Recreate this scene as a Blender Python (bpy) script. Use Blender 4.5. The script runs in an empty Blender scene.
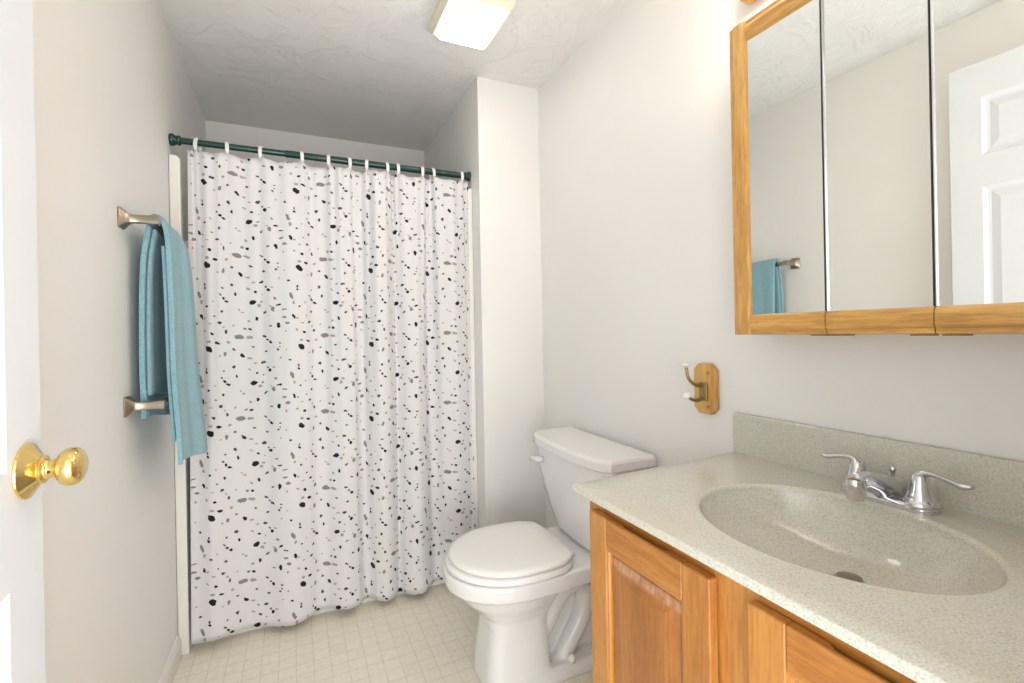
import bpy, bmesh, math, random
from mathutils import Vector, Matrix, Euler
random.seed(7)
C = bpy.context.scene.collection
PI = math.pi

# ------------------------------------------------------------------ camera
F, YAW, PITCH, ROLL = 476.67, .4295, -.0004, -.0194
cam = bpy.data.objects.new('camera', bpy.data.cameras.new('camera')); C.objects.link(cam)
fw = Vector((math.sin(YAW)*math.cos(PITCH), math.cos(YAW)*math.cos(PITCH), math.sin(PITCH)))
rt = Vector((math.cos(YAW), -math.sin(YAW), 0)); up = rt.cross(fw)
c_, s_ = math.cos(ROLL), math.sin(ROLL)
r2 = rt*c_ + up*s_; u2 = up*c_ - rt*s_
M = Matrix((r2, u2, -fw)).transposed().to_4x4(); M.translation = Vector((.4005, 0, 1.1514))
cam.matrix_world = M
cam.data.sensor_width = 36; cam.data.lens = F/1024*36
cam.data.shift_y = (331.41-341.5)/1024; cam.data.clip_start = .02
bpy.context.scene.camera = cam

# ------------------------------------------------------------------ world, lights, exposure
w = bpy.data.worlds.new('world'); bpy.context.scene.world = w; w.use_nodes = True
w.node_tree.nodes['Background'].inputs[0].default_value = (.85, .92, 1, 1)
w.node_tree.nodes['Background'].inputs[1].default_value = .6

def area(name, loc, target, size, energy, color, sy=None):
    l = bpy.data.lights.new(name, 'AREA'); l.energy = energy; l.color = color; l.size = size
    if sy: l.shape = 'RECTANGLE'; l.size_y = sy
    o = bpy.data.objects.new(name, l); C.objects.link(o); o.location = loc
    o.rotation_euler = (Vector(target)-Vector(loc)).to_track_quat('-Z', 'Y').to_euler()
    return o
area('doorway_daylight', (.445, -.035, 1.08), (.60, 2.0, 1.85), .72, 8, (.92, .96, 1), 1.75)
area('hall_upward_fill', (.45, -.85, .75), (.58, 2.3, 2.15), 1.0, 34, (.95, .97, 1), 1.1)  # added fill lamp, low in the hall, aimed up to brighten the shower ceiling
LAMP_POWER = 11.5
vs = bpy.context.scene.view_settings
vs.view_transform = 'Standard'; vs.look = 'None'; vs.exposure = -.25; vs.gamma = 1; vs.use_curve_mapping = False

# ------------------------------------------------------------------ dimensions
H, XR, XP, DB, DP = 2.286, 1.466, 1.162, 2.929, 1.981
Y0 = .09            # room side of the doorway wall
RY, RZ = 2.104, 1.8785   # curtain rod
CT = .825           # counter top height

# ------------------------------------------------------------------ materials
def mat(name, col=(.8, .8, .8), rough=.5, metal=0, spec=None, coat=0):
    m = bpy.data.materials.new(name); m.use_nodes = True
    b = m.node_tree.nodes['Principled BSDF']
    b.inputs['Base Color'].default_value = (*col, 1); b.inputs['Roughness'].default_value = rough
    b.inputs['Metallic'].default_value = metal
    if spec is not None: b.inputs['Specular IOR Level'].default_value = spec
    if coat: b.inputs['Coat Weight'].default_value = coat; b.inputs['Coat Roughness'].default_value = .08
    return m
class NT:
    def __init__(s, m): s.t = m.node_tree; s.b = s.t.nodes['Principled BSDF']
    def n(s, typ, ins=None, **kw):
        o = s.t.nodes.new(typ)
        for k, v in kw.items(): setattr(o, k, v)
        for k, v in (ins or {}).items():
            if hasattr(v, 'links') or isinstance(v, bpy.types.NodeSocket): s.t.links.new(v, o.inputs[k])
            else: o.inputs[k].default_value = v
        return o
    def bump(s, h, strength, dist):
        b = s.n('ShaderNodeBump', {'Height': h, 'Strength': strength, 'Distance': dist})
        s.t.links.new(b.outputs[0], s.b.inputs['Normal'])
    def ramp(s, fac, stops, interp='LINEAR'):
        r = s.n('ShaderNodeValToRGB', {'Fac': fac}); r.color_ramp.interpolation = interp
        el = r.color_ramp.elements
        while len(el) < len(stops): el.new(.5)
        for e, (p, c) in zip(el, stops): e.position = p; e.color = (*c, 1)
        return r.outputs[0]
    def base(s, sock): s.t.links.new(sock, s.b.inputs['Base Color'])
def coord(t, kind='Object', scale=(1, 1, 1)):
    c = t.n('ShaderNodeTexCoord'); m = t.n('ShaderNodeMapping', {'Vector': c.outputs[kind], 'Scale': scale})
    return m.outputs[0]

def paint(name, col, bscale=220, bs=.12, var=.015):
    m = mat(name, col, .55); t = NT(m); v = coord(t)
    n1 = t.n('ShaderNodeTexNoise', {'Vector': v, 'Scale': 1.7, 'Detail': 3})
    t.base(t.ramp(n1.outputs['Fac'], [(.35, tuple(x*(1-var) for x in col)), (.65, tuple(min(1, x*(1+var)) for x in col))]))
    n2 = t.n('ShaderNodeTexNoise', {'Vector': v, 'Scale': bscale, 'Detail': 2})
    t.bump(n2.outputs['Fac'], bs, .001); return m
WALL = (.855, .843, .812)
m_wall = paint('wall paint', WALL)
m_alcove = m_wall
m_door = mat('door paint', (.80, .825, .845), .5); t = NT(m_door)
n2 = t.n('ShaderNodeTexNoise', {'Vector': coord(t, scale=(150, 150, 6)), 'Scale': 2, 'Detail': 4}); t.bump(n2.outputs['Fac'], .35, .001)
m_trim = mat('trim paint', (.82, .80, .75), .4)
m_ceil = mat('ceiling texture', (.875, .86, .835), .8); t = NT(m_ceil); v = coord(t)
n1 = t.n('ShaderNodeTexNoise', {'Vector': v, 'Scale': 6, 'Detail': 7, 'Roughness': .7, 'Distortion': .9})
t.bump(t.ramp(n1.outputs['Fac'], [(.46, (0, 0, 0)), (.54, (1, 1, 1))]), .42, .007)

m_floor = mat('vinyl floor', (.75, .69, .57), .38); t = NT(m_floor); v = coord(t)
br = t.n('ShaderNodeTexBrick', {'Vector': v, 'Scale': 1, 'Mortar Size': .0022, 'Mortar Smooth': .35, 'Brick Width': .0555, 'Row Height': .0555,
     'Color1': (.92, .865, .725, 1), 'Color2': (.89, .83, .69, 1), 'Mortar': (.76, .70, .565, 1), 'Bias': 0}, offset=0, squash=1)
nz = t.n('ShaderNodeTexNoise', {'Vector': v, 'Scale': 55, 'Detail': 5})
mx = t.n('ShaderNodeMix', {0: .25, 6: br.outputs['Color'], 7: t.ramp(nz.outputs['Fac'], [(.3, (.60, .54, .43)), (.7, (.88, .83, .72))])}, data_type='RGBA')
t.base(mx.outputs[2]); t.bump(br.outputs['Fac'], -.15, .001)

m_porc = mat('porcelain', (.87, .86, .845), .12, coat=.4)
m_seat = mat('toilet seat plastic', (.90, .885, .85), .22)
m_stall = mat('shower fiberglass', (.86, .84, .79), .3)
m_green = mat('green enamel rod', (.012, .055, .046), .22)
m_ring = mat('white plastic rings', (.85, .83, .79), .35)
m_brass = mat('polished brass', (.86, .63, .24), .13, 1)
m_abrass = mat('antique brass', (.36, .27, .12), .32, 1)
m_nickel = mat('brushed nickel', (.36, .31, .245), .33, 1)
m_chrome = mat('chrome', (.66, .66, .68), .1, 1)
m_dark = mat('dark gap', (.05, .04, .03), .6)
m_mirror = mat('mirror glass', (.90, .925, .91), 0, 1)
m_bevel = mat('mirror edge strip', (.7, .7, .72), .2, 1)
m_china = mat('white china knob', (.88, .87, .85), .12)
m_rust = mat('rusty hinge metal', (.32, .2, .09), .55, .6)
m_almond = mat('almond lamp housing', (.80, .75, .62), .45)

def wood(name, lo, mid, hi, axis='Z', rough=.35, ring=9):
    m = mat(name, mid, rough, coat=.25); t = NT(m)
    sc = {'Z': (1, 1, .09), 'Y': (1, .09, 1), 'X': (.09, 1, 1)}[axis]
    v = coord(t, scale=sc)
    n0 = t.n('ShaderNodeTexNoise', {'Vector': v, 'Scale': ring, 'Detail': 3, 'Distortion': .5})
    mul = t.n('ShaderNodeMath', {0: n0.outputs['Fac'], 1: 7.0}, operation='MULTIPLY')
    fr = t.n('ShaderNodeMath', {0: mul.outputs[0], 1: 1.0}, operation='PINGPONG')
    n1 = t.n('ShaderNodeTexNoise', {'Vector': v, 'Scale': 150, 'Detail': 6, 'Roughness': .7})
    n1c = t.n('ShaderNodeMapRange', {0: n1.outputs['Fac'], 1: .34, 2: .66, 3: 0.0, 4: 1.0})
    ad = t.n('ShaderNodeMix', {0: .55, 2: fr.outputs[0], 3: n1c.outputs[0]})
    t.base(t.ramp(ad.outputs[0], [(.2, lo), (.5, mid), (.8, hi)]))
    t.bump(n1.outputs['Fac'], .08, .001); return m
OK_LO, OK_MID, OK_HI = (.50, .25, .06), (.66, .36, .095), (.73, .44, .14)
m_oakZ = wood('golden oak vertical', OK_LO, OK_MID, OK_HI, 'Z')
m_oakY = wood('golden oak horizontal', OK_LO, OK_MID, OK_HI, 'Y')
VL, VM, VH = (.36, .135, .025), (.46, .185, .036), (.53, .24, .056)
m_vanZ = wood('honey vanity wood vertical', VL, VM, VH, 'Z', .3, 6)
m_vanY = wood('honey vanity wood horizontal', VL, VM, VH, 'Y', .3, 6)
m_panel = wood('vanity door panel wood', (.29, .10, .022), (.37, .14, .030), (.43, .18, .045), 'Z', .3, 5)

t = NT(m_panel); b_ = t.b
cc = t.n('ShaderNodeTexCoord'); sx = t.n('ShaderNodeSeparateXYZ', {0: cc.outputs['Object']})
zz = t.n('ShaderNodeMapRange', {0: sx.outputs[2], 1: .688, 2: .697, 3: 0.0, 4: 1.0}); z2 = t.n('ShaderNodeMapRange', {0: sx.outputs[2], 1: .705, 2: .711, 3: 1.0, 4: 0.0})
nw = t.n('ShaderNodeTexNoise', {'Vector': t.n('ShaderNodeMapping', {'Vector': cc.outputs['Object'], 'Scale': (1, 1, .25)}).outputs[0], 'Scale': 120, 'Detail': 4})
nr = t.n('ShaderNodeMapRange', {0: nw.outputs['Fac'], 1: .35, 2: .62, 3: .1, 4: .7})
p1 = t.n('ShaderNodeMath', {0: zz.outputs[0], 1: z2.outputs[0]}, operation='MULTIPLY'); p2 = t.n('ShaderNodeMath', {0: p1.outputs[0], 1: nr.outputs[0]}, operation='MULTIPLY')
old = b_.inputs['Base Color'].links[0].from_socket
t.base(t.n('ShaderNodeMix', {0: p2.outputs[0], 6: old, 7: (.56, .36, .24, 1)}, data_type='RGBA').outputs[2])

def speckle(name, a, b, c, rough):
    m = mat(name, a, rough, coat=.35); t = NT(m); v = coord(t)
    n1 = t.n('ShaderNodeTexNoise', {'Vector': v, 'Scale': 330, 'Detail': 2, 'Roughness': .6})
    vo = t.n('ShaderNodeTexVoronoi', {'Vector': v, 'Scale': 520}, feature='F1')
    hue = t.n('ShaderNodeSeparateColor', {0: vo.outputs['Color']})
    base = t.ramp(n1.outputs['Fac'], [(.34, b), (.5, a), (.66, c)])
    fleck = t.ramp(hue.outputs[0], [(.0, (0, 0, 0)), (.86, (1, 1, 1))], 'CONSTANT')
    inv = t.n('ShaderNodeMath', {0: fleck, 1: .33}, operation='MULTIPLY')
    mx = t.n('ShaderNodeMix', {0: inv.outputs[0], 6: base, 7: (.29, .275, .22, 1)}, data_type='RGBA')
    nb = t.n('ShaderNodeTexNoise', {'Vector': v, 'Scale': 3.2, 'Detail': 2})
    mx2 = t.n('ShaderNodeMix', {0: t.ramp(nb.outputs['Fac'], [(.5, (0, 0, 0)), (.72, (.32, .32, .32))]), 6: mx.outputs[2], 7: (.60, .50, .33, 1)}, data_type='RGBA')
    t.base(mx2.outputs[2]); return m
m_counter = speckle('speckled cultured marble', (.61, .60, .52), (.53, .52, .45), (.67, .66, .58), .16)

# towel
m_towel = mat('aqua terry cloth', (.22, .46, .53), .95, spec=.1); t = NT(m_towel); v = coord(t)
vo = t.n('ShaderNodeTexVoronoi', {'Vector': v, 'Scale': 420}, feature='F1')
nz = t.n('ShaderNodeTexNoise', {'Vector': v, 'Scale': 160, 'Detail': 3})
t.base(t.ramp(nz.outputs['Fac'], [(.35, (.27, .51, .58)), (.65, (.34, .60, .67))]))
t.bump(vo.outputs['Distance'], .8, .004); t.b.inputs['Sheen Weight'].default_value = .4
m_band = mat('towel woven band', (.24, .46, .55), .8); t = NT(m_band)
wv = t.n('ShaderNodeTexWave', {'Vector': coord(t), 'Scale': 90, 'Distortion': 0}, bands_direction='Z'); t.bump(wv.outputs['Fac'], .5, .002)

# curtain: printed terrazzo chips, repeating cell
CHIPS = '''163 60 20 14 35 K;165 20 11 7 0 T;208 31 13 7 5 K;268 32 9 7 0 T;325 10 25 12 5 G;378 22 18 8 10 T;460 18 11 5 25 B;480 40 7 5 0 K;498 56 11 7 30 K
552 65 6 4 0 B;550 86 5 4 0 K;540 100 7 5 30 B;398 73 8 5 10 B;295 78 7 6 0 B;248 97 8 13 10 G;218 103 6 4 0 T;340 117 15 8 45 K;378 135 11 5 10 T;468 106 8 5 0 B
97 130 8 5 20 K;75 70 5 4 0 T;408 167 9 4 0 T;452 168 13 7 -10 B;293 175 8 9 0 B;147 168 5 8 0 B;148 186 8 6 30 K;378 200 12 4 30 T;417 224 8 6 20 K;478 198 6 5 0 B
515 201 9 4 0 T;492 216 10 9 0 K;240 192 6 5 0 B;228 228 8 4 40 B;243 250 9 6 40 K;262 270 11 6 20 K;308 228 5 10 0 K;108 220 9 21 -22 G;120 262 7 11 0 T;190 265 5 4 0 T
158 288 7 5 0 K;65 298 14 3 0 K;528 267 9 6 20 G;400 281 18 12 -12 K;434 302 10 9 0 T;447 282 8 6 0 T;558 308 14 5 -12 K;514 328 10 13 0 G;500 309 6 4 0 T;465 343 11 5 -35 B
235 322 7 7 0 B;326 318 6 4 40 T;343 334 9 4 10 T;120 343 7 14 -20 K;140 355 7 5 0 T;83 378 13 8 0 G;170 385 10 3 0 T;220 384 10 7 0 B;137 422 8 5 20 T;182 442 9 7 20 K
255 437 6 10 0 B;242 412 5 5 0 T;378 388 8 6 30 T;419 377 7 11 -10 K;355 428 9 6 0 G;384 434 9 6 10 K;500 427 8 4 0 B;545 428 9 15 -8 K;577 380 13 6 0 G;555 150 5 5 0 T
295 405 5 5 0 T;452 240 5 4 0 T;75 425 5 7 0 T;195 345 5 4 0 B'''
m_curt = mat('terrazzo printed curtain cloth', (.86, .84, .835), .75, spec=.2); t = NT(m_curt)
S = .00067; PX, PZ = 512*S, 465*S
uvn = t.n('ShaderNodeTexCoord')
wn = t.n('ShaderNodeTexNoise', {'Vector': uvn.outputs['UV'], 'Scale': 95, 'Detail': 1})
wsub = t.n('ShaderNodeVectorMath', {0: wn.outputs['Color'], 1: (.5, .5, .5)}, operation='SUBTRACT')
wsc = t.n('ShaderNodeVectorMath', {0: wsub.outputs[0], 'Scale': .009}, operation='SCALE')
wad = t.n('ShaderNodeVectorMath', {0: uvn.outputs['UV'], 1: wsc.outputs[0]}, operation='ADD')
wr = t.n('ShaderNodeVectorMath', {0: wad.outputs[0], 1: (PX, PZ, 1), 2: (0, 0, -1)}, operation='WRAP')
sp = t.n('ShaderNodeSeparateXYZ', {0: wr.outputs[0]}); cb = t.n('ShaderNodeCombineXYZ', {0: sp.outputs[0], 1: sp.outputs[1]})
acc = {}
for rec in CHIPS.replace('\n', ';').split(';'):
    x, y, rx, ry, rot, k = rec.split(); x, y, rx, ry, rot = map(float, (x, y, rx, ry, rot))
    u = ((x-50)*S) % PX; vv = ((y-.074*(x-50))*S) % PZ     # v counts downwards
    u = min(max(u, rx*S), PX-rx*S); vv = min(max(vv, ry*S), PZ-ry*S)
    vv = PZ-vv
    mp = t.n('ShaderNodeMapping', {'Vector': cb.outputs[0], 'Location': (u, vv, 0), 'Rotation': (0, 0, -math.radians(rot)), 'Scale': (rx*S*1.08, ry*S*1.08, 1)}, vector_type='TEXTURE')
    ln = t.n('ShaderNodeVectorMath', {0: mp.outputs[0]}, operation='LENGTH')
    if k in acc: acc[k] = t.n('ShaderNodeMath', {0: acc[k], 1: ln.outputs['Value']}, operation='MINIMUM').outputs[0]
    else: acc[k] = ln.outputs['Value']
cur = None
weave = t.n('ShaderNodeTexNoise', {'Vector': uvn.outputs['UV'], 'Scale': 700, 'Detail': 2})
cur = t.ramp(weave.outputs['Fac'], [(.3, (.80, .785, .785)), (.7, (.87, .855, .855))])
for k, colr in (('T', (.46, .38, .32)), ('G', (.28, .26, .25)), ('B', (.085, .07, .065)), ('K', (.022, .02, .022))):
    lt = t.n('ShaderNodeMath', {0: acc[k], 1: 1.0}, operation='LESS_THAN')
    cur = t.n('ShaderNodeMix', {0: lt.outputs[0], 6: cur, 7: (*colr, 1)}, data_type='RGBA').outputs[2]
t.base(cur); t.bump(weave.outputs['Fac'], .15, .001)
tr = t.n('ShaderNodeBsdfTranslucent', {'Color': cur}); mxs = t.n('ShaderNodeMixShader', {0: .12, 1: t.b.outputs[0], 2: tr.outputs[0]})
t.t.links.new(mxs.outputs[0], t.t.nodes['Material Output'].inputs[0])

def emis(name, col, st):
    m = mat(name, col, .4); b = m.node_tree.nodes['Principled BSDF']
    b.inputs['Emission Color'].default_value = (*col, 1); b.inputs['Emission Strength'].default_value = st; return m
m_lens = emis('lit lamp lens', (1, .95, .87), LAMP_POWER)
m_bulb = emis('lit frosted globe bulb', (1, .94, .87), 40)

# ------------------------------------------------------------------ helpers
def setp(o, label=None, cat=None, group=None, kind=None):
    if label: o['label'] = label
    if cat: o['category'] = cat
    if group: o['group'] = group
    if kind: o['kind'] = kind
    return o
def obj(name, bm, m, parent=None, smooth=False, bevel=0, seg=2, sub=0, angle=35):
    me = bpy.data.meshes.new(name)
    bmesh.ops.recalc_face_normals(bm, faces=bm.faces[:])
    bm.to_mesh(me); bm.free(); me.materials.append(m)
    o = bpy.data.objects.new(name, me); C.objects.link(o)
    if parent: o.parent = parent
    if smooth or bevel:
        for p in me.polygons: p.use_smooth = True
    if bevel:
        b = o.modifiers.new('bevel', 'BEVEL'); b.width = bevel; b.segments = seg; b.limit_method = 'ANGLE'; b.angle_limit = math.radians(30)
        b.harden_normals = True
    if sub:
        s = o.modifiers.new('sub', 'SUBSURF'); s.levels = sub; s.render_levels = sub
    return o
def sharp(o, deg=40):
    for p in o.data.polygons: p.use_smooth = True
    o.data.set_sharp_from_angle(angle=math.radians(deg)); return o
def empty(name, loc=(0, 0, 0), rz=0):
    o = bpy.data.objects.new(name, None); C.objects.link(o); o.location = loc; o.rotation_euler = (0, 0, rz); o.empty_display_size = .05; return o
def box(bm, x0, x1, y0, y1, z0, z1):
    v = [bm.verts.new(p) for p in ((x0, y0, z0), (x1, y0, z0), (x1, y1, z0), (x0, y1, z0), (x0, y0, z1), (x1, y0, z1), (x1, y1, z1), (x0, y1, z1))]
    for f in ((0, 3, 2, 1), (4, 5, 6, 7), (0, 1, 5, 4), (1, 2, 6, 5), (2, 3, 7, 6), (3, 0, 4, 7)): bm.faces.new([v[i] for i in f])
    return bm
def B(*a): return box(bmesh.new(), *a)
def prism(bm, poly, axis, a0, a1):
    """poly: 2-D points; axis: extruded axis"""
    def P(p, a): return {'X': (a, p[0], p[1]), 'Y': (p[0], a, p[1]), 'Z': (p[0], p[1], a)}[axis]
    A = [bm.verts.new(P(p, a0)) for p in poly]; D = [bm.verts.new(P(p, a1)) for p in poly]
    n = len(poly); bm.faces.new(A[::-1]); bm.faces.new(D)
    for i in range(n): bm.faces.new([A[i], A[(i+1) % n], D[(i+1) % n], D[i]])
    return bm
def loft(bm, rings, cap0=True, cap1=True, closed=True):
    R_ = [[bm.verts.new(p) for p in r] for r in rings]
    for a, b in zip(R_, R_[1:]):
        n = len(a)
        for i in range(n if closed else n-1): bm.faces.new([a[i], a[(i+1) % n], b[(i+1) % n], b[i]])
    if cap0: bm.faces.new(R_[0][::-1])
    if cap1: bm.faces.new(R_[-1])
    return bm
def frame_of(d):
    d = d.normalized(); a = Vector((0, 0, 1)) if abs(d.z) < .9 else Vector((1, 0, 0))
    x = d.cross(a).normalized(); return x, d.cross(x).normalized()
def lathe(bm, prof, origin, axis, n=32):
    d = Vector(axis).normalized(); x, y = frame_of(d); o = Vector(origin)
    rings = [[o+d*h+(x*math.cos(2*PI*i/n)+y*math.sin(2*PI*i/n))*max(r, 1e-5) for i in range(n)] for r, h in prof]
    return loft(bm, rings)
def cr(pts, k=8):
    """catmull-rom"""
    P = [Vector(p) for p in pts]; P = [P[0]*2-P[1]] + P + [P[-1]*2-P[-2]]; out = []
    for i in range(1, len(P)-2):
        for j in range(k):
            s = j/k
            out.append(.5*((2*P[i])+(-P[i-1]+P[i+1])*s+(2*P[i-1]-5*P[i]+4*P[i+1]-P[i+2])*s*s+(-P[i-1]+3*P[i]-3*P[i+1]+P[i+2])*s**3))
    out.append(P[-2]); return out
def sweep(bm, pts, radii, n=14, flat=(1, 1), upv=None):
    pts = [Vector(p) for p in pts]; m = len(pts)
    if not hasattr(radii, '__len__'): radii = [radii]*m
    if len(radii) != m:
        L = len(radii); radii = [radii[min(int(i*(L-1)/(m-1)), L-2)]*(1-(i*(L-1)/(m-1)-min(int(i*(L-1)/(m-1)), L-2))) + radii[min(int(i*(L-1)/(m-1)), L-2)+1]*(i*(L-1)/(m-1)-min(int(i*(L-1)/(m-1)), L-2)) for i in range(m)]
    rings = []; prev = None
    for i, p in enumerate(pts):
        d = (pts[min(i+1, m-1)]-pts[max(i-1, 0)]).normalized()
        if upv is not None: x = d.cross(Vector(upv)).normalized()
        elif prev is None: x = frame_of(d)[0]
        else: x = (prev-d*prev.dot(d)).normalized()
        prev = x; y = d.cross(x).normalized()
        rings.append([p+(x*math.cos(2*PI*k/n)*flat[0]+y*math.sin(2*PI*k/n)*flat[1])*radii[i] for k in range(n)])
    return loft(bm, rings)
def rrect(x0, x1, y0, y1, r, n=5):
    out = []
    for cx, cy, a0 in ((x1-r, y1-r, 0), (x0+r, y1-r, 90), (x0+r, y0+r, 180), (x1-r, y0+r, 270)):
        for i in range(n+1):
            a = math.radians(a0+90*i/n); out.append((cx+r*math.cos(a), cy+r*math.sin(a)))
    return out
def struct(name, bm, m, parent=None, **k):
    o = obj(name, bm, m, parent, **k)
    if not parent: o['kind'] = 'structure'
    return o

# ------------------------------------------------------------------ room shell
T = .1
struct('floor', B(-T, XR+T, -1.6, DB+T, -.06, 0), m_floor)
struct('ceiling', B(-T, XR+T, -1.6, DB+T, H, H+.06), m_ceil)
struct('wall_left', B(-T, 0, -1.6, DB+T, 0, H), m_wall)
struct('wall_right', B(XR, XR+T, -1.6, DB+T, 0, H), m_wall)
struct('wall_back', B(0, XR, DB, DB+T, 0, H), m_wall)
struct('wall_partition', B(XP, XR, DP, DB, 0, H), m_wall)
bm = bmesh.new(); box(bm, 0, .045, -.03, Y0, 0, H); box(bm, .84, XR, -.03, Y0, 0, H); box(bm, .045, .84, -.03, Y0, 2.085, H)
struct('wall_doorway', bm, m_wall)
struct('wall_hall', B(-T, XR+T, -1.66, -1.6, 0, H), m_wall)
# baseboards
def baseboard(name, pts, axis, a0, a1):
    return struct(name, prism(bmesh.new(), pts, axis, a0, a1), m_trim)
baseboard('baseboard_left', [(0, 0), (.013, 0), (.013, .06), (.009, .072), (.004, .082), (0, .084)], 'Y', Y0, 2.062)
baseboard('baseboard_right', [(XR, 0), (XR-.013, 0), (XR-.013, .06), (XR-.009, .072), (XR-.004, .082), (XR, .084)], 'Y', .84, DP)
baseboard('baseboard_partition', [(DP, 0), (DP-.013, 0), (DP-.013, .06), (DP-.009, .072), (DP-.004, .082), (DP, .084)], 'X', XP, XR-.013)
# door casing on the doorway wall
bm = bmesh.new(); box(bm, .84, .895, Y0, Y0+.014, 0, 2.14); box(bm, .03, .84, Y0, Y0+.014, 2.085, 2.14)
struct('trim_1', bm, m_trim, bevel=.003)

# ------------------------------------------------------------------ door (open against the left wall)
DX, DT, DY0, DY1, DZ1 = .075, .035, .105, .886, 2.07
door = empty('door_1', (DX-DT/2, DY0, 0)); door['kind'] = 'structure'
W = DY1-DY0
def panel_door():
    bm = bmesh.new()
    st = .088; mid = .09
    ys = [(st, W/2-mid/2), (W/2+mid/2, W-st)]
    zs = [(.23, .84), (.985, 1.63), (1.74, 1.945)]
    # core board with holes as rails and stiles, full thickness
    x0, x1 = -DT/2, DT/2
    box(bm, x0, x1, 0, st, .008, DZ1); box(bm, x0, x1, W-st, W, .008, DZ1); box(bm, x0, x1, W/2-mid/2, W/2+mid/2, .008, DZ1)
    zr = [.008]+[v for z in zs for v in z]+[DZ1]
    for y0, y1 in ys:
        for a, b in zip(zr[0::2], zr[1::2]): box(bm, x0, x1, y0, y1, a, b)
        for z0, z1 in zs:
            for sgn in (1, -1):
                X = lambda d: sgn*(DT/2-d)
                steps = [(0, 0), (.012, .008), (.02, .009), (.045, .003)]
                rings = [[(X(d), y0+i, z0+i), (X(d), y1-i, z0+i), (X(d), y1-i, z1-i), (X(d), y0+i, z1-i)] for i, d in steps]
                loft(bm, rings, cap0=False, cap1=True)
    bmesh.ops.remove_doubles(bm, verts=bm.verts[:], dist=1e-5)
    return bm
leaf = obj('door_leaf', panel_door(), m_door, door)
def knob(sgn, parent):
    rose = obj('knob_rose', lathe(bmesh.new(), [(0, 0), (.035, 0), (.037, .002), (.0365, .004), (.034, .0055), (.0175, .0165), (.0185, .018), (.0185, .020), (.0165, .0215)] if sgn > 0 else [(0, 0), (.03, 0), (.028, .006), (0, .007)], (sgn*DT/2, W-.044, .979), (sgn, 0, 0)), m_brass, parent); sharp(rose, 35)
    prof = [(0, .018), (.0145, .018), (.0145, .0235), (.013, .0245), (.0125, .026), (.0125, .034), (.014, .0355), (.019, .037), (.0235, .0405), (.0262, .046), (.0265, .051), (.025, .057), (.0215, .0615), (.016, .0645), (.009, .0658), (0, .0662)]
    prof = [(r*.97, .018+(h-.018)*.91) for r, h in prof]
    if sgn < 0: prof = [(r, h*.5) for r, h in prof]
    k = obj('door_knob', lathe(bmesh.new(), prof, (sgn*DT/2, W-.044, .979), (sgn, 0, 0), 40), m_brass, parent, smooth=True)
    if sgn > 0:
        k['label'] = 'round polished brass knob'; obj('knob_pin', lathe(bmesh.new(), [(0, 0), (.0022, 0), (.0015, .001), (0, .0012)], (sgn*(DT/2+.027), W-.044-.012, .977), (0, -1, 0), 12), m_dark, k)
knob(1, leaf)
for z in (.25, 1.1, 1.85):
    obj('hinge', lathe(bmesh.new(), [(0, 0), (.006, 0), (.006, .09), (0, .09)], (DT/2+.004, -.006, z), (0, 0, 1), 12), m_brass, door, smooth=False)

# ------------------------------------------------------------------ shower stall
st = empty('shower_stall', (XP/2, 2.12, 0))
setp(st, 'pale fiberglass shower stall behind the speckled curtain, only its edges and curb showing', 'shower stall')
def P_(bm, name, **k):
    bmesh.ops.translate(bm, verts=bm.verts[:], vec=(-XP/2, -2.12, 0)); return obj(name, bm, m_stall, st, **k)
def column(x0, x1, outer):
    bm = bmesh.new(); r = .018; zt = 1.815
    poly = [(x0, 0), (x1, 0), (x1, zt-r), *[(x1-r+r*math.cos(math.radians(a)), zt-r+r*math.sin(math.radians(a))) for a in (15, 30, 45, 60, 75)], (x1-r, zt), (x0, zt)]
    if outer < 0: poly = [(x0+x1-p[0], p[1]) for p in poly]
    return prism(bm, poly, 'Y', 2.074, 2.125)
P_(column(.001, .035, 1), 'side_panel', bevel=.004); P_(column(XP-.022, XP-.001, -1), 'side_panel', bevel=.004)
P_(B(.001, .012, 2.125, DB-.012, 0, 1.812), 'side_panel'); P_(B(XP-.012, XP-.001, 2.125, DB-.012, 0, 1.812), 'side_panel')
P_(B(.001, XP-.001, DB-.012, DB-.001, 0, 1.812), 'back_panel')
P_(B(.035, XP-.022, 2.118, 2.19, 0, .11), 'curb', bevel=.012)
P_(B(.012, XP-.012, 2.19, DB-.012, 0, .03), 'shower_pan')

# ------------------------------------------------------------------ curtain rod
rod = empty('shower_curtain_rod', (0, RY, RZ))
setp(rod, 'dark green enamelled tension rod spanning the shower opening', 'curtain rod')
XJ = .385
o = obj('rod_tube', lathe(bmesh.new(), [(0, .01), (.0118, .01), (.0118, XJ), (0, XJ)], (0, 0, 0), (1, 0, 0), 24), m_green, rod); sharp(o)
o = obj('rod_sleeve', lathe(bmesh.new(), [(0, XJ-.004), (.0125, XJ-.004), (.0136, XJ), (.0136, XP-.012), (0, XP-.012)], (0, 0, 0), (1, 0, 0), 24), m_green, rod); sharp(o)
cap = [(0, 0), (.021, 0), (.022, .004), (.021, .012), (.0165, .018), (.0155, .023), (.018, .026), (.018, .031), (.0155, .034), (.012, .035)]
o = obj('end_cap', lathe(bmesh.new(), cap, (0.0005, 0, 0), (1, 0, 0), 28), m_green, rod, smooth=True)
o = obj('end_cap', lathe(bmesh.new(), [(r, h*.75) for r, h in cap], (XP-.0005, 0, 0), (-1, 0, 0), 28), m_green, rod, smooth=True)

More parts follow.
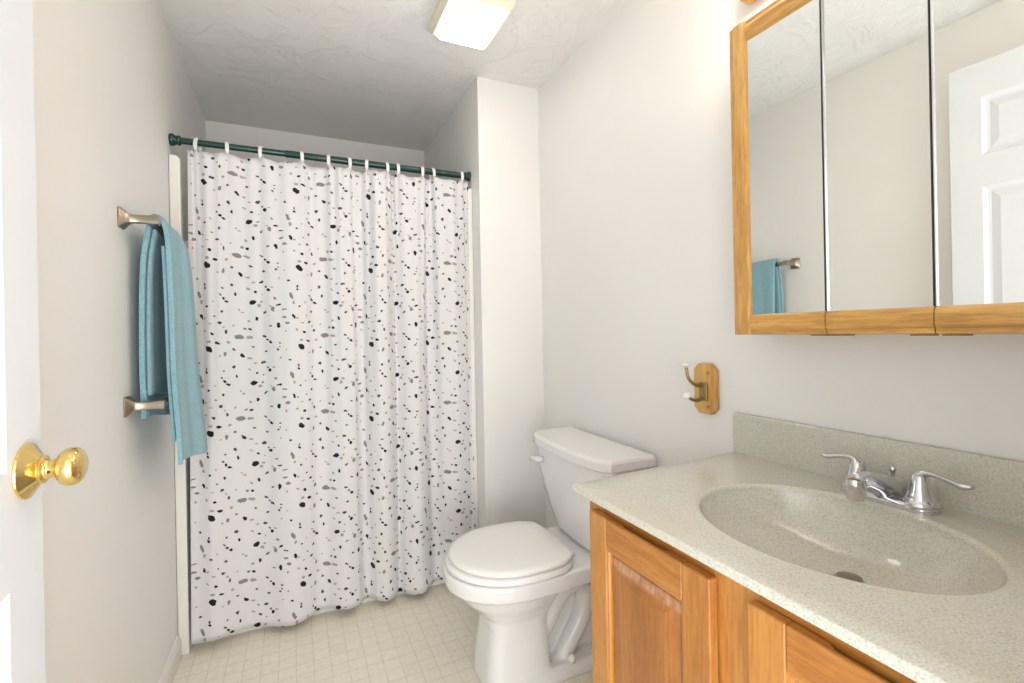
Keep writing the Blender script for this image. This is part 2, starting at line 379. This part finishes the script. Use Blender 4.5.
# ------------------------------------------------------------------ curtain + rings
RX = [.087, .181, .296, .440, .546, .625, .698, .778, .826, .937, .983, 1.121]
CY = RY - .018
edge0, edge1 = .058, 1.143
ZT = 1.846
nodes = [edge0]+RX+[edge1]
amps = [.004, .012, .014, .016, .022, .024, .026, .024, .028, .024, .028, .028, .004]
NX = []
def top_curve(z):
    """plan curve of the cloth at height z: list of (x, y, droop)"""
    f = (ZT-z)/ZT
    out = []
    # nodes relax sideways a little further down
    nd = []
    for i, x in enumerate(nodes):
        dx = .012*math.sin(i*2.3+.5)*min(1, f*2.2) + .014*math.sin(i*1.7+f*2.0)*f
        if i == 0: dx = -.016*f
        if i == len(nodes)-1: dx = .002*f
        nd.append(x+dx)
    for i in range(len(nd)-1):
        a, b = nd[i], nd[i+1]; n = 16 if i not in (0, len(nd)-2) else 6
        amp = amps[i]*(1+.25*math.sin(i*1.9+f*3)); sg = -1 if i % 2 else 1
        for j in range(n):
            s = j/n; x = a+(b-a)*s
            gather = math.exp(-f*9)
            y = sg*amp*math.sin(PI*s) * (.75+.35*min(1, f*3))
            y += .006*math.sin(2*PI*s*2+i)*math.exp(-f*3) - .012*(1-f)*0
            y += .005*math.sin(x*23+f*2.5)
            droop = .013*math.sin(PI*s)*min(1, (b-a)/.1)*gather
            out.append((x, y, droop))
    out.append((nd[-1], 0, 0)); return out
rows = [ZT-i*(ZT-.028)/70 for i in range(71)]
bm = bmesh.new(); uvl = bm.loops.layers.uv.new('UVMap'); G = []; UV = {}
for z in rows:
    c = top_curve(z); r = []; L = 0; f = (ZT-z)/ZT
    for k, (x, y, d) in enumerate(c):
        if k: L += math.hypot(x-c[k-1][0], y-c[k-1][1])
        hem = .012*math.sin(x*9+1)*max(0, f-.9)*10*.6
        slope = .012*(x/XP)
        vtx = bm.verts.new((x, CY-.010*f+y-.006, z-d*1+hem*0 + (f**8)*(.004+.006*math.sin(x*14))))
        r.append(vtx); UV[vtx] = (L*1.0, z)
    tot = L
    for k, vtx in enumerate(r): UV[vtx] = (UV[vtx][0]*(1.36/tot) if tot else 0, z-(1.765-PZ*5))
    G.append(r)
for a, b in zip(G, G[1:]):
    for k in range(len(a)-1): bm.faces.new([a[k], a[k+1], b[k+1], b[k]])
for fce in bm.faces:
    for lp in fce.loops: lp[uvl].uv = UV[lp.vert]
curt = obj('shower_curtain', bm, m_curt, smooth=True)
sol = curt.modifiers.new('thick', 'SOLIDIFY'); sol.thickness = .0012; sol.offset = 0
setp(curt, 'white cloth shower curtain printed with black, grey and tan terrazzo chips', 'shower curtain')

ords = ['first', 'second', 'third', 'fourth', 'fifth', 'sixth', 'seventh', 'eighth', 'ninth', 'tenth', 'eleventh', 'twelfth']
def ring_bm():
    bm = bmesh.new(); n = 28; rings = []
    for i in range(n):
        a = 2*PI*i/n
        cy, cz = math.cos(a), math.sin(a)
        y, z = .0205*cy, -.012+.030*cz
        wz = .0065 if cz > -.3 else .0045
        ny, nz = cy/.0205, cz/.030; l = math.hypot(ny, nz); ny /= l; nz /= l; tk = .0022
        rings.append([(-wz, y-ny*tk, z-nz*tk), (wz, y-ny*tk, z-nz*tk), (wz, y+ny*tk, z+nz*tk), (-wz, y+ny*tk, z+nz*tk)])
    R_ = [[bm.verts.new(p) for p in r] for r in rings]
    for i in range(n):
        a, b = R_[i], R_[(i+1) % n]
        for k in range(4): bm.faces.new([a[k], a[(k+1) % 4], b[(k+1) % 4], b[k]])
    return bm
ring0 = obj('curtain_ring', ring_bm(), m_ring, bevel=.0012)
for i, x in enumerate(RX):
    r = ring0 if i == 0 else ring0.copy()
    if i: C.objects.link(r)
    r.location = (x, RY-.002, RZ-.0035); r.rotation_euler = (0, 0, math.radians((-14, 8, -5, 12, -9, 6, -12, 10, 4, -8, 9, -6)[i]))
    pl = f'{ords[i]} from the left end' if i < 6 else ('rightmost, nearest the right end' if i == 11 else f'{["second","third","fourth","fifth","sixth"][10-i]} from the right end')
    setp(r, f'white plastic curtain ring on the green rod, {pl}', 'curtain ring', 'white rings holding the shower curtain')

# ------------------------------------------------------------------ towel bars
def towel_bar(z, y0, label, ln=.37):
    t_ = empty('towel_bar', (0, y0, z)); setp(t_, label, 'towel bar', 'nickel towel bars on the left wall')
    for yy in (0, ln):
        # flared square post from wall plate to square end
        prof = [(0, .024, .026), (.004, .024, .026), (.009, .021, .022), (.016, .014, .0145), (.026, .0105, .0105), (.05, .0095, .0100), (.075, .0100, .0115), (.083, .0100, .0115)]
        rings = [[(x, yy+a, b) for a, b in rrect(-hy, hy, -hz, hz, min(hy, hz)*.25, 2)] for x, hy, hz in prof]
        o = obj('bar_post', loft(bmesh.new(), rings), m_nickel, t_); sharp(o, 30)
    bm = prism(bmesh.new(), rrect(.052, .066, -.009, .009, .003, 2), 'Y', .006, ln-.006)
    sharp(obj('bar', bm, m_nickel, t_), 30)
    return t_
towel_bar(1.462, 1.532, 'upper nickel towel bar on the left wall, the one the towel hangs over')
towel_bar(.974, 1.550, 'lower nickel towel bar on the left wall, passing between the towel layers')

# ------------------------------------------------------------------ towel
def towel():
    # cross-section path: (x, z) from the back layer's bottom over the bar to the front layer's bottom
    back = [(.028, .925), (.026, 1.05), (.027, 1.2), (.032, 1.35), (.044, 1.44)]
    topc = [(.050, 1.472), (.062, 1.484), (.074, 1.472)]
    front = [(.082, 1.44), (.085, 1.35), (.086, 1.2), (.086, 1.05), (.088, .95), (.090, .87), (.091, .785)]
    path = [(p.x, p.z) for p in cr([(x, 0, z) for x, z in back+topc+front], 8)]
    n = len(path); ns = 26; bm = bmesh.new(); th = .0065
    def pt(k, s):
        x, z = path[k]; q = k/(n-1)
        isf = max(0, (q-.45)/.55); isb = max(0, (.38-q)/.38)
        y0 = 1.588 - .010*isb - .012*isf + .03*isf**2.5; y1 = 1.79+.19*isf**.7 + .12*isb
        y = y0+(y1-y0)*s
        # folds along the cloth
        w_ = .25+.75*max(isf, isb)
        off = w_*(.0075*math.sin(s*9.5+.8+isf*1.2)+.004*math.sin(s*21+2*isf))
        off += isf*.026*math.sin(PI*.55*min(1, s*1.2))
        if isb > 0: x += off*.35
        elif isf > 0: x += off+.004*isf
        z += .012*math.sin(s*4+1)*(1 if q > .9 or q < .1 else .3) * (1 if q != .5 else 0) - .012*s*isf**3 - .01*isb*s - (.014*(s-.3)**2 if .35 < q < .6 else 0)
        return Vector((x, y, z))
    P = [[pt(k, j/ns) for j in range(ns+1)] for k in range(n)]
    V = [[bm.verts.new(p) for p in r] for r in P]
    for a, b in zip(V, V[1:]):
        for j in range(ns): bm.faces.new([a[j], a[j+1], b[j+1], b[j]])
    return bm, P, n, ns
bm, P, n, ns = towel()
tw = obj('hand_towel', bm, m_towel, smooth=True)
s1 = tw.modifiers.new('thick', 'SOLIDIFY'); s1.thickness = .011; s1.offset = 0
b1 = tw.modifiers.new('bev', 'BEVEL'); b1.width = .0045; b1.segments = 3; b1.limit_method = 'ANGLE'
setp(tw, 'aqua blue terry towel folded over the upper towel bar on the left wall', 'towel')
# second fold of the towel, tucked inside the first (the towel is folded lengthwise)
bm = bmesh.new()
V = []
for k in range(4, n-6):
    row = []
    for j in range(0, ns-3):
        p = P[k][j].copy(); nx = .5*(P[k][0].x-.071)
        q = k/(n-1)
        p.x += (-.013 if q > .55 else (.013 if q < .36 else 0)); p.z -= (.012 if .36 <= q <= .55 else 0); p.y += .006
        row.append(bm.verts.new(p))
    if .30 < k/(n-1) < .60: 
        for vv in row: bm.verts.remove(vv)
        V.append(None); continue
    V.append(row)
for a, b in zip(V, V[1:]):
    if a and b:
        for j in range(len(a)-1): bm.faces.new([a[j], a[j+1], b[j+1], b[j]])
inn = obj('inner_fold', bm, m_towel, tw, smooth=True)
s1 = inn.modifiers.new('thick', 'SOLIDIFY'); s1.thickness = .007; s1.offset = 0
# woven band near the back layer's end
bm = bmesh.new(); V = [[bm.verts.new(P[k][j]+Vector((.0065, -.001, 0))) for j in range(ns+1)] for k in (2, 3, 4, 5)]
for a, b in zip(V, V[1:]):
    for j in range(ns): bm.faces.new([a[j], a[j+1], b[j+1], b[j]])
bd = obj('woven_band', bm, m_band, tw, smooth=True); s1 = bd.modifiers.new('thick', 'SOLIDIFY'); s1.thickness = .002

# ------------------------------------------------------------------ ceiling light
LX0, LX1, LY0, LY1 = .870, 1.112, 1.46, 1.725
cl = empty('ceiling_light', ((LX0+LX1)/2, (LY0+LY1)/2, H)); setp(cl, 'square flush ceiling light with a glowing white lens and almond frame', 'ceiling light')
hx, hy = (LX1-LX0)/2, (LY1-LY0)/2
def sq(i, z, r=.01): return [(a, b, z) for a, b in rrect(-hx+i, hx-i, -hy+i, hy-i, r, 3)]
bm = bmesh.new()
loft(bm, [sq(0, 0), sq(0, -.018), sq(.003, -.022), sq(.014, -.040), sq(.026, -.042), sq(.026, -.03)], cap1=True)
sharp(obj('lamp_housing', bm, m_almond, cl), 30)
bm = loft(bmesh.new(), [sq(.0265, -.031), sq(.0265, -.050), sq(.032, -.058), sq(.047, -.062)])
sharp(obj('lamp_lens', bm, m_lens, cl), 40)

# ------------------------------------------------------------------ toilet
TO = Vector((XR-.004, 1.464, 0)); TR = math.radians(180-1.2)
to = empty('toilet', TO, TR); setp(to, 'white two-piece toilet with closed lid between the shower and the vanity', 'toilet')
def sup(cx, rx, ry, z, e=2.0, n=48, front=None):
    out = []
    for i in range(n):
        a = 2*PI*i/n; ca, sa = math.cos(a), math.sin(a)
        x = math.copysign(abs(ca)**(2/e), ca); y = math.copysign(abs(sa)**(2/e), sa)
        out.append((cx+rx*x, ry*y, z))
    return out
# tank
def tank_ring(z, x0, x1, hw, bow, r=.03, cut=.03):
    pts = [(x0, -hw), (x1-cut, -hw), (x1-.004, -hw+cut*1.1)]
    for k in range(1, 8):
        s = -1+2*k/8; pts.append((x1+bow*(1-s*s), s*(hw-cut*1.1)))
    pts += [(x1-.004, hw-cut*1.1), (x1-cut, hw), (x0, hw)]
    return [(a, b, z) for a, b in pts]
TKZ = .706
rings = []
for s in [0, .06, .15, .3, .5, .75, 1]:
    z = .380+(TKZ-.380)*s
    hw = .165+.087*(1-(1-s)**2.2); x1 = .150+.045*(1-(1-s)**1.8)
    if s == 0: hw -= .014; x1 -= .014
    rings.append(tank_ring(z, .022, x1, hw, .008))
obj('tank', loft(bmesh.new(), rings), m_porc, to, bevel=.008, seg=3)
rings = [tank_ring(TKZ+.001, .012, .204, .259, .016), tank_ring(TKZ+.004, .008, .210, .265, .018), tank_ring(TKZ+.030, .008, .210, .265, .018), tank_ring(TKZ+.040, .012, .202, .259, .017)]
obj('tank_lid', loft(bmesh.new(), rings), m_porc, to, bevel=.005, seg=3)
# local -y is the far side of the toilet (towards the shower) after the turn
bm = bmesh.new(); sweep(bm, [(.196, -.165, .655), (.222, -.165, .655)], .011, 14)
lv = obj('flush_lever', bm, m_porc, to, smooth=True)
bm = bmesh.new(); sweep(bm, cr([(.222, -.158, .657), (.226, -.185, .654), (.222, -.222, .648)], 5), [.011, .010, .008], 12, flat=(.7, 1))
obj('lever_arm', bm, m_porc, lv, smooth=True)
# bowl: remeshed union of bowl, pedestal, deck, trapway and foot
bm = bmesh.new()
prof = [(.0, .412, .116, .110, 5), (.02, .412, .115, .108, 5), (.10, .410, .108, .100, 5), (.19, .405, .100, .094, 4.5), (.225, .402, .108, .100, 3.2), (.255, .403, .136, .118, 2.5), (.29, .410, .170, .146, 2.2), (.325, .415, .194, .164, 2.1), (.333, .418, .206, .176, 2.05), (.340, .420, .214, .184, 2.05), (.380, .421, .216, .186, 2.05), (.388, .421, .211, .181, 2.05)]
loft(bm, [sup(cx, rx, ry, z, e) for z, cx, rx, ry, e in prof])
# deck under the tank
dz = [(.335, .0), (.380, .0), (.388, .005)]
loft(bm, [[(x, y, z) for x, y in [(.03+i, -.155+i), (.15, -.165+i), (.30, -.182+i), (.42, -.184+i), (.42, .184-i), (.30, .182-i), (.15, .165-i), (.03+i, .155-i)]] for z, i in dz])
# foot slab
loft(bm, [[(a, b, z) for a, b in rrect(.08+i, .50, -.112+i, .112-i, .05, 5)] for z, i in ((0, 0), (.032, .002), (.046, .010))])
# trapway
bm2 = bmesh.new()
for sy in (1, -1):
    sweep(bm, cr([(.37, sy*.035, .07), (.32, sy*.045, .15), (.265, sy*.05, .245), (.205, sy*.05, .285), (.155, sy*.048, .245), (.165, sy*.048, .165), (.215, sy*.05, .09), (.25, sy*.05, .03)], 7), [.034, .035, .036, .036, .035, .034, .032, .032], 16)
box(bm, .09, .38, -.03, .03, 0, .36)
bw = obj('bowl', bm, m_porc, to, smooth=True)
rm = bw.modifiers.new('remesh', 'REMESH'); rm.mode = 'VOXEL'; rm.voxel_size = .005; rm.use_smooth_shade = True
sm = bw.modifiers.new('smooth', 'SMOOTH'); sm.factor = .6; sm.iterations = 5
bm2.free()
def seat_ring(z, i, hw=.190, tip=.628, back=.232):
    out = []; cx = .420; rx = tip-cx
    for k in range(40):
        a = -PI/2+PI*k/39
        out.append((cx+(rx-i)*math.cos(a), (hw-i)*math.sin(a), z))
    for (x, y) in ((.36, .998), (.30, .955), (.255, .80)): out.append((x, (hw-i)*y, z))
    out.append((back+i, (hw-i)*.52, z)); out.append((back+i, -(hw-i)*.52, z))
    for (x, y) in ((.255, .80), (.30, .955), (.36, .998)): out.append((x, -(hw-i)*y, z))
    return out
sharp(obj('toilet_seat', loft(bmesh.new(), [seat_ring(.3905, .006), seat_ring(.394, 0), seat_ring(.405, 0), seat_ring(.410, .005)]), m_seat, to), 50)
lid = obj('toilet_lid', loft(bmesh.new(), [seat_ring(.4135, .012, tip=.620), seat_ring(.417, .004, tip=.620), seat_ring(.424, .003, tip=.620), seat_ring(.429, .008, tip=.620), seat_ring(.4315, .022, tip=.620), seat_ring(.4335, .07, tip=.620)]), m_seat, to)
sharp(lid, 50)
for sy in (1, -1):
    o = obj('seat_hinge', lathe(bmesh.new(), [(0, 0), (.015, 0), (.016, .012), (.012, .017), (0, .018)], (.222, sy*.075, .387), (0, 0, 1), 20), m_seat, to); sharp(o, 40)
    obj('bolt_cap', lathe(bmesh.new(), [(0, 0), (.013, 0), (.013, .012), (.010, .021), (.004, .025), (0, .0255)], (.235, sy*.096, .0445), (0, 0, 1), 20), m_seat, to, smooth=True)

# ------------------------------------------------------------------ vanity cabinet
XF = .968; VY0, VY1 = .10, .857
va = empty('vanity_cabinet', ((XF+XR)/2, (VY0+VY1)/2, 0)); setp(va, 'honey brown wooden vanity cabinet with raised panel doors under the speckled sink top', 'vanity cabinet')
vo_ = Vector(va.location)
def V_(bm, name, m, parent=va, **k):
    bmesh.ops.translate(bm, verts=bm.verts[:], vec=-vo_); return obj(name, bm, m, parent, **k)
V_(B(XF+.019, XR-.002, VY1-.016, VY1, .09, CT-.0165), 'side_panel', m_vanZ)
V_(B(XF+.019, XR-.002, VY0, VY0+.016, .09, CT-.0165), 'side_panel', m_vanZ)
V_(B(XF+.019, XR-.002, VY0+.016, VY1-.016, .09, .106), 'bottom_panel', m_vanZ)
V_(B(XF+.06, XF+.075, VY0, VY1, 0, .09), 'toe_kick', m_dark)
for a, b in ((VY1-.05, VY1), (VY0, VY0+.05), (.447, .528)): V_(B(XF, XF+.019, a, b, .09, CT-.0165), 'face_stile', m_vanZ)
for a, b in ((.528, VY1-.05), (VY0+.05, .447)):
    for c, d in ((CT-.082, CT-.0165), (.09, .13)): V_(B(XF+.0002, XF+.0188, a, b, c, d), 'face_rail', m_vanY)
def vdoor(y0, y1, z0, z1, label):
    x0, x1 = XF-.0185, XF-.0008; sw = .056
    a0, a1, b0, b1 = y0+sw, y1-sw, z0+sw+.004, z1-sw-.004
    st_ = [(.0, .0115), (.009, .0115), (.011, .0095), (.040, .002), (.043, .0012)]
    rings = [[(x0+d_, a0+i, b0+i), (x0+d_, a1-i, b0+i), (x0+d_, a1-i, b1-i), (x0+d_, a0+i, b1-i)] for i, d_ in st_]
    rings = [[(x1-.001, p[1], p[2]) for p in rings[0]]] + rings
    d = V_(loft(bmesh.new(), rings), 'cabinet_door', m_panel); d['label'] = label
    for ya, yb in ((y0, y0+sw), (y1-sw, y1)): V_(B(x0, x1, ya, yb, z0, z1), 'door_stile', m_vanZ, d, bevel=.0035, seg=3)
    e = .0003
    for za, zb in ((z0, z0+sw+.004), (z1-sw-.004, z1)):
        bm = B(x0+e, x1-e, y0+sw, y1-sw, za, zb)
        if zb == z1:   # finger scoop along the back of the top edge
            bm.free(); bm = bmesh.new(); ym = (y0+y1)/2; q = .052
            back = [(x1-e, y0+sw), (x1-e, ym-q-.012), (x1-.009, ym-q), (x1-.009, ym+q), (x1-e, ym+q+.012), (x1-e, y1-sw)]
            prism(bm, [(x0+e, y0+sw)]+back+[(x0+e, y1-sw)], 'Z', za, zb)
        V_(bm, 'door_rail', m_vanY, d, bevel=.003, seg=3)
    rings = [[(x0+d_, a0+i, b0+i), (x0+d_, a1-i, b0+i), (x0+d_, a1-i, b1-i), (x0+d_, a0+i, b1-i)] for i, d_ in [(-.001, .002), (.004, .0035), (.006, .007), (.0065, .0115)]]
    V_(loft(bmesh.new(), rings, False, False), 'door_moulding', m_vanZ, d)
    # finger scoop in the top edge
    return d
vdoor(.520, .834, .13, .780, 'far cabinet door, next to the toilet')
vdoor(.128, .457, .13, .780, 'near cabinet door')

# ------------------------------------------------------------------ vanity top with basin
BX, BY, RXB, RYB = 1.185, .497, .172, .211
vt = empty('sink_countertop', (BX, BY, CT)); setp(vt, 'speckled beige cultured marble vanity top with oval basin and backsplash', 'vanity top')
def el(a, s=0): return (BX+(RXB-s)*math.cos(a), BY+(RYB-s)*math.sin(a))
def outer(a):
    # rectangle boundary with a slightly slanted far end
    x0, x1, y0 = .933, XR-.001, .093
    dx, dy = math.cos(a), math.sin(a); best = 1e9
    far = lambda x: .868+(x-.933)/(1.446-.933)*(.897-.868)
    if dx > 1e-9: best = min(best, (x1-BX)/dx)
    if dx < -1e-9: best = min(best, (x0-BX)/dx)
    if dy < -1e-9: best = min(best, (y0-BY)/dy)
    m_ = (.897-.868)/(1.446-.933)
    den = dy-m_*dx
    if den > 1e-9:
        tt = (.868+m_*(BX-.933)-BY)/den
        if tt > 0: best = min(best, tt)
    return BX+dx*best, BY+dy*best
angs = [2*PI*i/96 for i in range(96)]
far = lambda x: .868+(x-.933)/(1.446-.933)*(.897-.868)
for cx_, cy_ in ((.933, .093), (XR-.001, .093), (.933, far(.933)), (XR-.001, far(XR-.001))):
    a = math.atan2(cy_-BY, cx_-BX) % (2*PI); k = min(range(96), key=lambda i: abs(angs[i]-a)); angs[k] = a
bm = bmesh.new()
zl = lambda z: [z]*len(angs)
def ringR(s, z): return [(el(a, s)[0]-BX, el(a, s)[1]-BY, z) for a in angs]
def ringO(i, z):
    out = []
    for a in angs:
        x, y = outer(a); x = min(max(x, .933+i), XR-.001); y = min(max(y, .093), far(x)-i if i else far(x)+1)
        out.append((x-BX, y-BY, z))
    return out
mixr = []
for s in (.5,):
    O = ringO(0, 0); I = ringR(-.012, 0); mixr.append([((1-s)*p[0]+s*q[0], (1-s)*p[1]+s*q[1], 0) for p, q in zip(O, I)])
loft(bm, [ringR(-.012, -.016), ringO(.0015, -.016), ringO(0, -.0145), ringO(0, -.002), ringO(.0006, -.0006), ringO(.002, 0), mixr[0], ringR(-.012, 0), ringR(-.007, .0008), ringR(-.004, .0006), ringR(-.001, -.0004), ringR(.0018, -.003), ringR(.0028, -.006)], False, False)
top = obj('countertop', bm, m_counter, vt); sharp(top, 45)
bm = bmesh.new()
DRX, DRY = .060, .0
def ringB(q, z):
    # q 1..0 towards the drain, which sits behind the centre
    out = []
    for a in angs:
        x, y = (RXB)*math.cos(a), (RYB)*math.sin(a)
        k = 1-q
        out.append((DRX*k+x*q, DRY*k+y*q, z))
    return out
bl = [(.987, -.0055), (.981, -.010), (.962, -.020), (.92, -.036), (.86, -.052), (.78, -.066), (.68, -.077), (.56, -.088), (.44, -.095), (.3, -.1005), (.17, -.1045), (.12, -.1065), (.115, -.122)]
loft(bm, [ringB(q, z) for q, z in bl], False, True)
bs = obj('basin', bm, m_counter, vt, smooth=True)
dr = obj('drain', lathe(bmesh.new(), [(0, -.112), (.024, -.112), (.024, -.1045), (.022, -.1030), (.0175, -.1065), (0, -.1065)], (DRX, DRY, 0), (0, 0, 1), 28), m_chrome, vt); sharp(dr)
sharp(obj('drain_stopper', lathe(bmesh.new(), [(0, -.106), (.004, -.106), (.004, -.101), (.0185, -.1005), (.0185, -.0985), (.013, -.0965), (0, -.096)], (DRX, DRY, 0), (0, 0, 1), 28), m_nickel, dr), 40)
# backsplash: rounded top and coved foot
bx = XR-.001-BX
poly = [(bx, -.0005), (bx-.020, -.0005), (bx-.020, .095), (bx-.0192, .0985), (bx-.0165, .101), (bx, .101)]
bm = prism(bmesh.new(), poly, 'Y', .093-BY, .898-BY); sharp(obj('backsplash', bm, m_counter, vt), 40)

# ------------------------------------------------------------------ faucet
fa = empty('faucet', (1.390, .513, CT+.0002)); setp(fa, 'chrome two-handle faucet with lever handles behind the oval basin', 'faucet')
poly = rrect(-.026, .026, -.078, .078, .0255, 8)
bm = loft(bmesh.new(), [[(a*s, b*(1-(1-s)*.35), z) for a, b in poly] for s, z in ((1, 0), (1, .006), (.96, .010), (.85, .013))]); sharp(obj('base_plate', bm, m_chrome, fa), 40)
for sy, lab in ((1, 'far handle'), (-1, 'near handle')):
    h = obj('handle', lathe(bmesh.new(), [(0, .004), (.026, .004), (.0265, .011), (.0255, .017), (.0225, .0195), (.0215, .021), (.021, .024), (.0172, .034), (.0145, .045), (.0132, .055), (.0118, .061), (.007, .066), (0, .067)], (0, sy*.051, 0), (0, 0, 1), 32), m_chrome, fa, smooth=True); h['label'] = lab
    kk = 1.0 if sy < 0 else .82
    y = lambda d: sy*(.051+d*kk)
    bm = sweep(bmesh.new(), cr([(.0, y(-.005), .052), (0, y(.003), .064), (-.002, y(.018), .0685), (-.006, y(.04), .066), (-.010, y(.062), .062), (-.012, y(.076), .0635)], 6), [.0095, .0105, .008, .0068, .0075, .0085, .005], 16, flat=(1.15, .75), upv=(0, 0, 1))
    obj('lever', bm, m_chrome, h, smooth=True)
bm = sweep(bmesh.new(), cr([(.020, 0, .004), (.006, 0, .017), (-.018, 0, .030), (-.045, 0, .041), (-.072, 0, .048), (-.096, 0, .048)], 7), [.030, .026, .020, .0165, .015, .0155], 24, flat=(1.1, .72), upv=(0, 1, 0))
sp_ = obj('spout', bm, m_chrome, fa, smooth=True)
sharp(obj('aerator', lathe(bmesh.new(), [(0, .058), (.010, .0585), (.0155, .055), (.0165, .046), (.0165, .03), (.0145, .026), (.013, .0185), (.011, .018), (0, .0195)], (-.096, 0, 0), (.0, 0, 1), 28), m_chrome, sp_), 40)
bm = lathe(bmesh.new(), [(0, .01), (.0022, .01), (.0022, .047), (.004, .049), (.0055, .053), (.005, .058), (.0025, .0605), (0, .061)], (.026, .004, 0), (0, 0, 1), 16)
obj('lift_rod', bm, m_chrome, fa, smooth=True)

# ------------------------------------------------------------------ mirror cabinet
MX = 1.344; MY0, MY1, MZ0, MZ1 = .204, .806, 1.133, 1.848
SA, SB = .5915, .4175
mc = empty('medicine_cabinet', (XR, (MY0+MY1)/2, MZ0)); setp(mc, 'golden oak three-door mirrored medicine cabinet above the sink', 'medicine cabinet')
mo = Vector(mc.location)
def M_(bm, name, m, parent=mc, **k):
    bmesh.ops.translate(bm, verts=bm.verts[:], vec=-mo); return obj(name, bm, m, parent, **k)
M_(B(MX+.028, XR-.001, MY0+.006, MY1-.006, MZ0+.006, MZ1-.006), 'cabinet_body', m_oakZ)
FW = .046
def mdoor(y0, y1, left, right, label):
    gap = .0009
    y0 += gap; y1 -= gap
    ya, yb = y0+(FW if right else 0), y1-(FW if left else 0)   # glass range
    g = M_(B(MX+.008, MX+.022, ya+.0005 if not right else ya-.006, yb-.0005 if not left else yb+.006, MZ0+FW-.006, MZ1-FW+.006), 'mirror_door', m_mirror); g['label'] = label
    # rail cross-section (x, z) with rounded outside, mitred look
    def prof(sgn, z):  # z outer edge, sgn +1 rail grows upwards
        p = [(0.026, 0), (.010, 0), (.004, .002), (.0045, .010), (.001, .013), (0, .018), (0, .034), (.0015, .041), (.005, .0445), (.0085, .046), (.026, .046)]
        return [(MX+a, z+sgn*b) for a, b in p]
    ra, rb = (MY0+FW if right else y0), (MY1-FW if left else y1)
    for sg, zz in ((1, MZ0), (-1, MZ1)):
        sharp(M_(prism(bmesh.new(), prof(sg, zz), 'Y', ra, rb), 'door_rail', m_oakY, g), 40)
    if left or right:
        poly = [(a, (MY1-b if left else MY0+b)) for a, b in prof(1, 0)]
        sharp(M_(prism(bmesh.new(), poly, 'Z', MZ0, MZ1), 'door_stile', m_oakZ, g), 40)
    if not left: M_(B(MX+.0045, MX+.0235, y1-.0016, y1, MZ0+FW, MZ1-FW), 'edge_strip', m_bevel, g)
    if not right: M_(B(MX+.0045, MX+.0235, y0, y0+.0016, MZ0+FW, MZ1-FW), 'edge_strip', m_dark, g)
    for vtx in g.data.vertices:   # the doors stand a hair ajar
        vtx.co.x += SKEW*(vtx.co.y+mo.y-yb)
SKEW = -.014
mdoor(SA, MY1, True, False, 'left mirror door, reflecting the towel')
mdoor(SB, SA, False, False, 'middle mirror door')
mdoor(MY0, SB, False, True, 'right mirror door, reflecting the white door')
bm = bmesh.new()
bm.free()
for yy in (.612, .570, .440, .396): M_(B(MX+.012, MX+.03, yy-.016, yy+.016, MZ0-.0025, MZ0+.001), 'hinge_plate', m_rust)

# ------------------------------------------------------------------ vanity light above the cabinet
LZ = 1.962
vl = empty('vanity_light', (XR, .505, LZ)); setp(vl, 'golden oak vanity light bar on the wall above the medicine cabinet', 'light fixture')
obj('back_plate', B(-.040, -.001, -.305, .335, 0, .115), m_oakY, vl, bevel=.006)
for yy in (-.23, -.08, .08, .23):
    sk = obj('bulb_socket', lathe(bmesh.new(), [(0, 0), (.028, 0), (.026, .01), (.02, .012), (0, .012)], (-.040, yy, .058), (-1, 0, 0), 20), m_brass, vl, smooth=True)
    obj('bulb', lathe(bmesh.new(), [(0, .01), (.012, .012), (.014, .022), (.026, .032), (.035, .046), (.038, .062), (.034, .08), (.022, .094), (.01, .0985), (0, .0995)], (-.040, yy, .058), (-1, 0, 0), 24), m_bulb, vl, smooth=True)

# ------------------------------------------------------------------ robe hook
hk = empty('robe_hook', (XR, .997, .979)); setp(hk, 'small oak plaque with double brass hook and white china tips on the right wall', 'wall hook')
hw_, hh_, ct_ = .039, .071, .017
poly = [(-hw_, -hh_+ct_), (-hw_+ct_, -hh_), (hw_-ct_, -hh_), (hw_, -hh_+ct_), (hw_, hh_-ct_), (hw_-ct_, hh_), (-hw_+ct_, hh_), (-hw_, hh_-ct_)]
obj('plaque', prism(bmesh.new(), poly, 'X', -.016, -.0005), m_oakZ, hk, bevel=.003)
obj('hook_plate', B(-.024, -.0155, -.014, .014, -.034, .018), m_abrass, hk, bevel=.003)
bm = sweep(bmesh.new(), cr([(-.022, .004, .010), (-.045, .004, .012), (-.064, .010, .030), (-.071, .012, .062)], 6), [.0055, .005, .0045, .0042], 12)
h1 = obj('upper_hook', bm, m_abrass, hk, smooth=True)
obj('hook_tip', lathe(bmesh.new(), [(0, 0), (.005, 0), (.007, .002), (.0125, .005), (.0135, .0075), (.011, .0105), (0, .012)], (-.071, .012, .062), (-.1, 0, 1), 24), m_china, h1, smooth=True)
bm = sweep(bmesh.new(), cr([(-.022, .004, -.026), (-.040, .004, -.032), (-.056, .009, -.028), (-.066, .011, -.020)], 6), [.0055, .005, .0045, .0042], 12)
h2 = obj('lower_hook', bm, m_abrass, hk, smooth=True)
obj('hook_tip', lathe(bmesh.new(), [(0, 0), (.005, 0), (.007, .002), (.0115, .005), (.012, .0075), (.009, .0105), (0, .012)], (-.066, .011, -.020), (-.8, -.15, .6), 24), m_china, h2, smooth=True)
for py, pz in ((-.014, .044), (-.012, -.050)):
    obj('wood_plug', lathe(bmesh.new(), [(0, 0), (.0055, 0), (.005, .002), (0, .0028)], (-.0155, py, pz), (-1, 0, 0), 16), m_vanZ, hk, smooth=True)
